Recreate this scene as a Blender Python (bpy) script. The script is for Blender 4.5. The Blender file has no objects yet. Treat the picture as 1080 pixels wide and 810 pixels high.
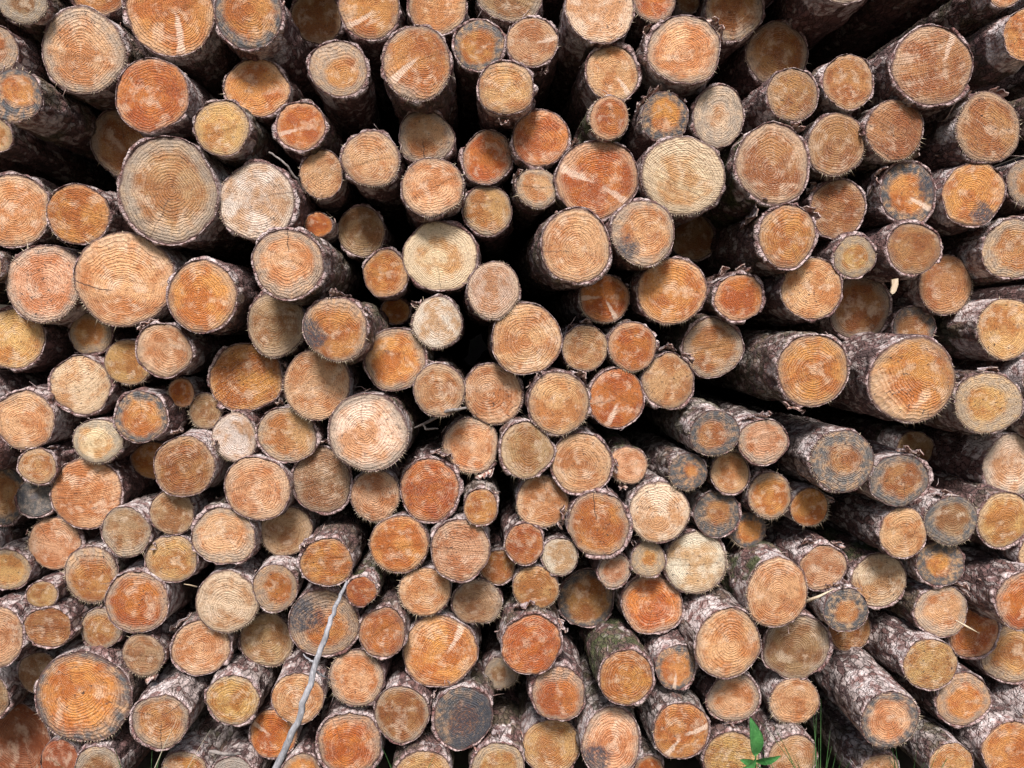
import bpy, math, random
import numpy as np
from mathutils import Vector, Euler, Matrix
R = math.radians
C = bpy.context.scene.collection
SC = bpy.context.scene

# ------------------------------------------------------------------ camera
F = 800.0                      # focal length in pixels of a 1080 wide picture
D = 2.1                        # metres from the lens to the mean plane of the cut ends
CAM_Z = 1.36
cam_d = bpy.data.cameras.new('camera')
cam = bpy.data.objects.new('camera', cam_d); C.objects.link(cam)
cam.location = (0, -D, CAM_Z)
cam.rotation_euler = Euler((R(90 - 3.93), 0, R(-2.86)), 'XYZ')
cam_d.sensor_width = 36; cam_d.lens = 36 * F / 1080
cam_d.clip_start = 0.02; cam_d.clip_end = 2000
SC.camera = cam
CM = cam.rotation_euler.to_matrix()
CL = Vector(cam.location)

def at(px, py, s=1.0):
    """where the sight line of a spot of the photo meets the plane D*s metres away"""
    d = CM @ Vector(((px - 540) / F, -(py - 405) / F, -1))
    return CL + d * (D * s / d.y)

# ------------------------------------------------------------------ numpy noise
def _h(ix, iy, iz):
    n = (ix * 374761393 + iy * 668265263 + iz * 2147483647) & 0xffffffff
    n = ((n ^ (n >> 13)) * 1274126177) & 0xffffffff
    n = n ^ (n >> 16)
    return (n & 0xffff) / 65535.0

def vnoise(x, y, z):
    ix, iy, iz = (np.floor(a).astype(np.int64) for a in (x, y, z))
    fx, fy, fz = x - ix, y - iy, z - iz
    u, v, w = (f * f * (3 - 2 * f) for f in (fx, fy, fz))
    def l(a, b, t): return a + (b - a) * t
    c = [_h(ix + i, iy + j, iz + k) for i in (0, 1) for j in (0, 1) for k in (0, 1)]
    return l(l(l(c[0], c[1], w), l(c[2], c[3], w), v), l(l(c[4], c[5], w), l(c[6], c[7], w), v), u)

def fbm(x, y, z, o=3):
    t = 0; a = .5; n = 0
    for k in range(o):
        t = t + a * vnoise(x * 2 ** k + 17.3 * k, y * 2 ** k + 5.1 * k, z * 2 ** k); n += a; a *= .5
    return t / n - .5

def sstep(a, b, x):
    t = np.clip((x - a) / (b - a), 0, 1)
    return t * t * (3 - 2 * t)

# ------------------------------------------------------------------ mesh helpers
class MB:
    def __init__(self): self.v = []; self.f = []; self.n = 0; self.at = {}
    def add(self, verts, faces, **attrs):
        verts = np.asarray(verts, float); b = self.n
        self.v.append(verts)
        self.f.append([tuple(i + b for i in q) for q in faces] if not isinstance(faces, np.ndarray) else faces + b)
        for k, a in attrs.items():
            self.at.setdefault(k, []).append((b, np.asarray(a, float)))
        self.n += len(verts)
    def mesh(self, name, smooth=True):
        me = bpy.data.meshes.new(name)
        v = np.concatenate(self.v)
        lt, idx = [], []
        for f in self.f:
            if isinstance(f, np.ndarray):
                lt.append(np.full(len(f), f.shape[1], np.int32)); idx.append(f.ravel())
            else:
                lt.append(np.array([len(q) for q in f], np.int32)); idx.append(np.array([i for q in f for i in q]))
        lt = np.concatenate(lt); idx = np.concatenate(idx).astype(np.int32)
        me.vertices.add(len(v)); me.vertices.foreach_set('co', v.astype(np.float32).ravel())
        me.loops.add(len(idx)); me.loops.foreach_set('vertex_index', idx)
        me.polygons.add(len(lt))
        me.polygons.foreach_set('loop_start', np.concatenate([[0], np.cumsum(lt)[:-1]]).astype(np.int32))
        me.polygons.foreach_set('loop_total', lt)
        me.polygons.foreach_set('use_smooth', np.full(len(lt), smooth))
        for k, parts in self.at.items():
            dim = 3 if parts[0][1].ndim == 2 else 1
            full = np.zeros((len(v), dim), np.float32)
            for b, a in parts: full[b:b + len(a)] = a.reshape(len(a), dim)
            la = me.attributes.new(k, 'FLOAT_VECTOR' if dim == 3 else 'FLOAT', 'POINT')
            la.data.foreach_set('vector' if dim == 3 else 'value', full.ravel())
        me.update(calc_edges=True); me.validate()
        return me

def obj(name, me, mat, parent=None, loc=None):
    o = bpy.data.objects.new(name, me); C.objects.link(o)
    if mat: me.materials.append(mat)
    if parent: o.parent = parent
    if loc is not None: o.location = loc
    return o

def thing(name, label, cat, loc, group=None):
    o = bpy.data.objects.new(name, None); C.objects.link(o)
    o.empty_display_size = .05
    o.location = loc; o['label'] = label; o['category'] = cat
    if group: o['group'] = group
    return o

def tag(o, label, cat, group=None):
    o['label'] = label; o['category'] = cat
    if group: o['group'] = group
    return o

def grid_faces(nr, nt, wrap=True):
    i = np.arange(nr - 1)[:, None]; j = np.arange(nt if wrap else nt - 1)[None, :]
    a = i * nt + j; b = i * nt + (j + 1) % nt
    return np.stack([a, b, b + nt, a + nt], -1).reshape(-1, 4)

def tube(mb, pts, rad, n=8, rng=None, **attrs):
    pts = [Vector(p) for p in pts]; rings = []
    for i, p in enumerate(pts):
        t = (pts[min(i + 1, len(pts) - 1)] - pts[max(i - 1, 0)]).normalized()
        a = t.orthogonal().normalized() if i == 0 else (rings_a - t * rings_a.dot(t)).normalized()
        rings_a = a; b = t.cross(a)
        for k in range(n):
            an = 2 * math.pi * k / n
            rr = rad[i] * (1 + (rng.uniform(-.12, .12) if rng else 0))
            rings.append(p + (a * math.cos(an) + b * math.sin(an)) * rr)
    f = [tuple(q) for q in grid_faces(len(pts), n).tolist()]
    f.append(tuple(range(n - 1, -1, -1))); f.append(tuple((len(pts) - 1) * n + k for k in range(n)))
    mb.add([tuple(v) for v in rings], f)

# ------------------------------------------------------------------ node helper
class G:
    def __init__(self, name):
        self.m = bpy.data.materials.new(name); self.m.use_nodes = True
        self.t = self.m.node_tree; self.t.nodes.clear()
        self.out = self.t.nodes.new('ShaderNodeOutputMaterial')
        self.b = self.t.nodes.new('ShaderNodeBsdfPrincipled')
        self.t.links.new(self.b.outputs[0], self.out.inputs[0])
    def put(self, sock, v):
        if hasattr(v, 'is_linked') or hasattr(v, 'links'): self.t.links.new(v, sock)
        else:
            if isinstance(v, (tuple, list)) and len(v) == 3 and sock.type == 'RGBA': v = (*v, 1)
            sock.default_value = v
    def m_(self, op, a, b=0.0, c=None, clamp=False):
        n = self.t.nodes.new('ShaderNodeMath'); n.operation = op; n.use_clamp = clamp
        self.put(n.inputs[0], a); self.put(n.inputs[1], b)
        if c is not None: self.put(n.inputs[2], c)
        return n.outputs[0]
    def add(s, a, b): return s.m_('ADD', a, b)
    def sub(s, a, b): return s.m_('SUBTRACT', a, b)
    def mul(s, a, b): return s.m_('MULTIPLY', a, b)
    def vec(self, op, a, b=(0, 0, 0), out=0):
        n = self.t.nodes.new('ShaderNodeVectorMath'); n.operation = op
        self.put(n.inputs[0], a)
        if op == 'SCALE': self.put(n.inputs['Scale'], b)
        elif op not in ('LENGTH', 'NORMALIZE'): self.put(n.inputs[1], b)
        return n.outputs['Value'] if op in ('LENGTH', 'DOT_PRODUCT') else n.outputs[0]
    def xyz(self, x, y, z):
        n = self.t.nodes.new('ShaderNodeCombineXYZ')
        for i, v in enumerate((x, y, z)): self.put(n.inputs[i], v)
        return n.outputs[0]
    def sep(self, v):
        n = self.t.nodes.new('ShaderNodeSeparateXYZ'); self.put(n.inputs[0], v); return n.outputs
    def attr(self, name, kind='GEOMETRY', out='Fac'):
        n = self.t.nodes.new('ShaderNodeAttribute'); n.attribute_type = kind; n.attribute_name = name
        return n.outputs[out]
    def noise(self, v, scale, detail=2.0, rough=.5, out=0, dist=0.0):
        n = self.t.nodes.new('ShaderNodeTexNoise'); self.put(n.inputs['Vector'], v)
        n.inputs['Scale'].default_value = scale; n.inputs['Detail'].default_value = detail
        n.inputs['Roughness'].default_value = rough; n.inputs['Distortion'].default_value = dist
        return n.outputs[out]
    def voro(self, v, scale, feature='F1', out='Distance'):
        n = self.t.nodes.new('ShaderNodeTexVoronoi'); n.feature = feature
        self.put(n.inputs['Vector'], v); n.inputs['Scale'].default_value = scale
        return n.outputs[out]
    def ramp(self, v, a, b, lo=0.0, hi=1.0):
        n = self.t.nodes.new('ShaderNodeMapRange'); n.interpolation_type = 'SMOOTHSTEP'
        self.put(n.inputs['Value'], v); self.put(n.inputs['From Min'], a); self.put(n.inputs['From Max'], b)
        self.put(n.inputs['To Min'], lo); self.put(n.inputs['To Max'], hi)
        return n.outputs['Result']
    def mix(self, f, a, b, mode='MIX'):
        n = self.t.nodes.new('ShaderNodeMix'); n.data_type = 'RGBA'; n.blend_type = mode
        self.put(n.inputs[0], f); self.put(n.inputs[6], a); self.put(n.inputs[7], b)
        return n.outputs[2]
    def bump(self, h, strength, dist, normal=None):
        n = self.t.nodes.new('ShaderNodeBump'); n.inputs['Strength'].default_value = strength
        n.inputs['Distance'].default_value = dist; self.put(n.inputs['Height'], h)
        if normal is not None: self.put(n.inputs['Normal'], normal)
        return n.outputs[0]
    def done(self, col, rough=.8, normal=None, spec=.3):
        self.put(self.b.inputs['Base Color'], col); self.put(self.b.inputs['Roughness'], rough)
        self.b.inputs['Specular IOR Level'].default_value = spec
        if normal is not None: self.put(self.b.inputs['Normal'], normal)
        return self.m

# ------------------------------------------------------------------ materials
def mat_cut():
    g = G('sawn_wood')
    oa = lambda n: g.attr(n, 'OBJECT')
    P = g.attr('fuv', out='Vector'); rr = g.attr('rr'); fib = g.attr('fib')
    seed = oa('seed'); heart = oa('heart'); grey = oa('grey'); gdark = oa('gdark')
    Pn = g.vec('ADD', P, g.xyz(g.mul(seed, 31.7), g.mul(seed, 17.3), g.mul(seed, 57.1)))
    n1 = g.sub(g.noise(Pn, 1.6, 2), .5); n2 = g.sub(g.noise(Pn, 7, 3), .5)
    n3 = g.noise(Pn, 3.2, 3, .55)
    r0 = g.vec('LENGTH', P)
    rw = g.add(g.mul(r0, g.add(1, g.mul(n1, .34))), g.mul(n2, .02))
    # heartwood against sapwood
    hq = g.add(rw, g.mul(g.sub(g.noise(Pn, 2.6, 5, .68), .5), .42))
    hm = g.ramp(hq, g.add(heart, .13), g.sub(heart, .13))
    oi = g.t.nodes.new('ShaderNodeObjectInfo'); col = oi.outputs['Color']
    mott = g.noise(Pn, 1.3, 4, .6)
    deep = g.mix(1, col, (.72, .49, .31), 'MULTIPLY')
    pale = g.mix(.62, col, (.88, .70, .52))
    hcol = g.mix(g.ramp(mott, .40, .61), deep, col)
    hcol = g.mix(g.mul(g.ramp(g.noise(g.vec('ADD', Pn, (7, 3, 9)), 2.4, 4, .62), .50, .68), .62), hcol, pale)
    sap = g.mix(.42, col, (.68, .51, .34))
    gcol = g.mix(gdark, (.30, .28, .245), (.075, .08, .088))
    gp = g.noise(g.vec('ADD', Pn, (3, 11, 5)), 4.5, 4, .65)
    sap = g.mix(g.mul(grey, g.ramp(gp, .27, .60)), sap, gcol)
    c = g.mix(hm, sap, hcol)
    # growth rings
    rn = oa('rings')
    ph = g.mul(g.m_('POWER', g.m_('MAXIMUM', rw, .0005), .82), g.mul(rn, 6.2832))
    ph = g.add(ph, g.mul(g.noise(g.xyz(g.mul(rw, 4.0), seed, 0.0), 2.6, 3), 13.0))
    w = g.add(.5, g.mul(g.m_('SINE', ph), .5))
    late = g.mul(g.m_('POWER', w, 1.6), g.ramp(r0, .02, .08))
    rmod = g.ramp(g.noise(g.vec('ADD', Pn, (19, 1, 4)), 2.6, 3), .38, .62, .05, 1.0)
    brk = g.ramp(g.noise(g.vec('ADD', Pn, (4, 21, 8)), 11, 4, .7), .34, .60, .12, 1.0)
    rst = g.mul(g.mul(g.mul(oa('ringk'), rmod), brk), late)
    c = g.mix(rst, c, g.mix(1, c, (.52, .35, .25), 'MULTIPLY'))
    c = g.mix(g.mul(g.mul(g.mul(oa('ringk'), .6), g.mul(rmod, brk)), g.m_('POWER', g.sub(1, w), 5.0)), c, (.86, .69, .52))
    # chain saw strokes
    d1 = g.xyz(oa('sx'), oa('sz'), 0.0); d2 = g.xyz(g.mul(oa('sz'), -1), oa('sx'), 0.0)
    su = g.vec('DOT_PRODUCT', P, d1); sv = g.vec('DOT_PRODUCT', P, d2)
    sw = g.noise(g.xyz(g.mul(su, 1.3), g.mul(sv, 26.0), g.mul(seed, 40)), 1.0, 3, .6)
    swm = g.ramp(sw, .40, .66)
    saw = oa('saw')
    c = g.mix(g.mul(g.mul(saw, swm), .55), c, g.mix(1, c, (.62, .50, .42), 'MULTIPLY'))
    c = g.mix(g.mul(g.mul(saw, g.ramp(sw, .60, .75)), .30), c, (.70, .56, .38))
    # torn fibres: pale and dark specks
    f1 = g.noise(Pn, 36, 4, .7); f2 = g.noise(g.vec('ADD', Pn, (5, 5, 5)), 15, 5, .75)
    c = g.mix(g.mul(g.ramp(f1, .52, .70), oa('fuzz')), c, (.90, .73, .56))
    c = g.mix(g.mul(g.ramp(f2, .52, .30), .9), c, g.mix(1, c, (.48, .38, .32), 'MULTIPLY'))
    # weathered and dirty towards the edge, in uneven patches
    ed = g.mul(g.ramp(g.add(rr, g.mul(g.sub(g.noise(g.vec('ADD', Pn, (8, 2, 6)), 3.4, 5, .7), .5), .9)), .62, 1.12), oa('edge'))
    c = g.mix(ed, c, g.mix(gdark, (.235, .165, .115), (.10, .10, .10)))
    # pale split or knot streak
    def streak(n, c):
        wx, wz, wk = oa(n + 'x'), oa(n + 'z'), oa(n + 'k')
        u = g.vec('DOT_PRODUCT', P, g.xyz(wx, wz, 0.0)); v = g.m_('ABSOLUTE', g.vec('DOT_PRODUCT', P, g.xyz(g.mul(wz, -1), wx, 0.0)))
        wid = g.add(.015, g.mul(u, .085)); vv = g.add(v, g.mul(n2, .16))
        m = g.mul(g.ramp(g.sub(vv, wid), .04, -.025), g.mul(g.ramp(u, .05, .3), g.ramp(u, 1.04, .86)))
        return g.mix(g.mul(m, wk), c, (.84, .63, .47))
    c = streak('wa', c); c = streak('wb', c)
    # dark radial cracks
    def crack(n, c):
        wx, wz, wk = oa(n + 'x'), oa(n + 'z'), oa(n + 'k')
        u = g.vec('DOT_PRODUCT', P, g.xyz(wx, wz, 0.0)); v = g.vec('DOT_PRODUCT', P, g.xyz(g.mul(wz, -1), wx, 0.0))
        vv = g.m_('ABSOLUTE', g.add(v, g.mul(g.sub(g.noise(g.xyz(u, seed, 0.0), 5.0, 3), .5), .14)))
        m = g.mul(g.ramp(vv, .022, .004), g.ramp(u, .12, .3))
        return g.mix(g.mul(m, wk), c, (.05, .03, .02))
    c = crack('ca', c); c = crack('cb', c); c = crack('cc', c)
    # fungus stain with a ragged outline
    dx = g.vec('SUBTRACT', P, g.xyz(oa('stx'), oa('stz'), 0.0))
    sd = g.add(g.vec('LENGTH', dx), g.mul(g.sub(g.noise(Pn, 3.6, 4, .65), .5), .75))
    sm = g.mul(g.ramp(sd, g.add(oa('str'), .17), g.sub(oa('str'), .15)), g.ramp(g.noise(Pn, 13, 5, .7), .30, .58, .30, 1.0))
    c = g.mix(g.mul(sm, oa('stk')), c, (.050, .055, .068))
    # grime, resin specks
    dn = g.noise(g.vec('ADD', Pn, (2, 9, 31)), 11, 4, .7)
    c = g.mix(g.mul(g.ramp(dn, .585, .67), oa('dirt')), c, (.04, .032, .03))
    # cambium line at the edge, uneven
    en = g.add(rr, g.mul(g.sub(g.noise(Pn, 9, 3), .5), .10))
    c = g.mix(g.mul(g.ramp(en, .925, .985), .85), c, (.085, .043, .038))
    c = g.mix(fib, c, g.mix(g.noise(Pn, 30, 2), (.70, .60, .44), (.42, .30, .18)))
    h = g.add(g.add(g.mul(late, .35), g.mul(f1, .9)), g.add(g.mul(sw, g.add(.2, g.mul(saw, 1.2))), g.mul(f2, .9)))
    return g.done(c, g.ramp(f2, .3, .7, .55, .85), g.bump(h, 1.0, .0045), .4)

def mat_bark():
    g = G('conifer_bark')
    oa = lambda n: g.attr(n, 'OBJECT')
    tc = g.t.nodes.new('ShaderNodeTexCoord'); O = tc.outputs['Object']
    seed = oa('seed'); torn = g.attr('torn'); rim = g.attr('rim'); ht = g.attr('hgt')
    V = g.vec('ADD', O, g.xyz(g.mul(seed, 13.0), g.mul(seed, 29.0), g.mul(seed, 7.0)))
    Vs = g.vec('MULTIPLY', V, (1, .5, 1))
    nw = g.noise(V, 24, 4, .65, out=1)
    Vw = g.vec('ADD', Vs, g.vec('SCALE', g.vec('SUBTRACT', nw, (.5, .5, .5)), .034))
    ve = g.voro(Vw, 62, 'DISTANCE_TO_EDGE'); vc = g.voro(Vw, 62, 'F1', 'Color')
    cell = g.sep(vc)[0]
    big = g.noise(V, 9, 4, .6); mid = g.noise(V, 38, 4, .65); fine = g.noise(V, 190, 3, .65)
    dark = g.mix(g.ramp(big, .35, .65), (.068, .044, .042), (.155, .080, .068))
    red = g.mix(mid, (.28, .155, .14), (.18, .092, .088))
    c = g.mix(g.mul(g.ramp(g.add(mid, g.mul(g.sub(cell, .5), .35)), .42, .62), .75), dark, red)
    # grey lichen-silver scales
    silver = g.mix(g.ramp(mid, .35, .65), (.25, .205, .185), (.47, .40, .37))
    sv = g.ramp(g.add(g.add(mid, g.mul(g.sub(cell, .5), .5)), g.mul(g.sub(big, .5), .7)), g.sub(.86, g.mul(oa('silver'), .60)), g.sub(1.0, g.mul(oa('silver'), .56)))
    c = g.mix(g.mul(sv, .9), c, silver)
    c = g.mix(g.mul(g.ramp(fine, .50, .68), .28), c, (.36, .29, .27))
    # moss and algae
    mo = g.mul(g.ramp(g.noise(g.vec('ADD', V, (4, 4, 4)), 13, 4, .65), .42, .60), oa('moss'))
    c = g.mix(mo, c, g.mix(fine, (.035, .05, .018), (.12, .14, .055)))
    # fissures
    fis = g.ramp(ve, .09, .01)
    c = g.mix(g.mul(g.mul(fis, .55), g.ramp(big, .38, .58, .25, 1.0)), c, (.04, .027, .026))
    # bast laid bare where bark tore off, and the cut edge of the bark
    nearcut = g.mul(g.ramp(g.sep(O)[1], .040, .0), .50)  # paler near the cut: bare bast, plus front light put into the colour
    tn = g.ramp(g.add(g.add(torn, nearcut), g.mul(g.sub(mid, .5), .5)), .40, .62)
    bast = g.mix(g.ramp(mid, .36, .62), (.22, .12, .105), (.64, .56, .53))
    c = g.mix(tn, c, bast)
    rc = g.mix(g.ramp(mid, .38, .60), (.17, .080, .070), (.50, .37, .345))
    c = g.mix(rim, c, rc)
    h = g.add(g.add(g.mul(g.ramp(ve, 0, .16), .9), g.mul(mid, 1.1)), g.add(g.mul(fine, .5), g.mul(cell, .5)))
    return g.done(c, .82, g.bump(h, .9, .008), .25)

def mat_flake():
    g = G('peeled_bark')
    tc = g.t.nodes.new('ShaderNodeTexCoord'); V = tc.outputs['Object']
    ins = g.attr('inside')
    m = g.noise(V, 45, 4, .65); f = g.noise(V, 220, 3)
    st = g.noise(g.vec('MULTIPLY', V, (1, .12, 1)), 160, 3)
    out = g.mix(g.ramp(m, .4, .6), (.12, .065, .06), (.44, .37, .36))
    inn = g.mix(g.ramp(st, .38, .62), (.26, .12, .09), (.62, .48, .40))
    c = g.mix(ins, out, inn)
    c = g.mix(g.mul(g.ramp(f, .5, .3), .5), c, (.05, .03, .03))
    return g.done(c, .8, g.bump(g.add(m, st), .6, .003), .25)

def mat_simple(name, cols, scale, rough=.8, bump=.4, stretch=(1, 1, 1), spec=.25):
    g = G(name)
    tc = g.t.nodes.new('ShaderNodeTexCoord'); V = g.vec('MULTIPLY', tc.outputs['Object'], stretch)
    n = g.noise(V, scale, 5, .65); n2 = g.noise(V, scale * 5, 3)
    c = g.mix(g.ramp(n, .36, .64), cols[0], cols[1])
    c = g.mix(g.mul(g.ramp(n2, .5, .68), .5), c, cols[2])
    return g.done(c, rough, g.bump(g.add(n, n2), bump, .004), spec)

M_CUT, M_BARK, M_FLAKE = mat_cut(), mat_bark(), mat_flake()
M_TWIG = mat_simple('weathered_twig', ((.17, .168, .175), (.30, .295, .305), (.45, .44, .44)), 60, .75, .5, (1, 1, .3))
M_TWIG2 = mat_simple('thin_twig', ((.10, .085, .08), (.22, .19, .17), (.36, .32, .28)), 60)
M_GRASS = mat_simple('grass_blade', ((.02, .06, .015), (.045, .12, .03), (.09, .19, .06)), 14, .6, .1)
M_DRY = mat_simple('dry_grass', ((.34, .29, .20), (.46, .41, .30), (.56, .52, .42)), 20, .7, .1)
M_LEAF = mat_simple('fresh_leaf', ((.03, .12, .03), (.05, .18, .045), (.09, .24, .075)), 30, .42, .15, (1, 1, 1), .5)
M_SOIL = mat_simple('forest_soil', ((.06, .045, .032), (.11, .085, .06), (.06, .085, .03)), 3.5, .95, .8)
M_BACKING = mat_simple('dark_backing', ((.016, .013, .010), (.028, .022, .016), (.02, .026, .012)), 3.5, .95, .8)  # near black so that gaps onto the added backing stay dark
M_CHIP = mat_simple('raw_splinter', ((.40, .30, .19), (.54, .43, .30), (.62, .54, .42)), 60, .7, .4, (1, 1, .2))

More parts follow.
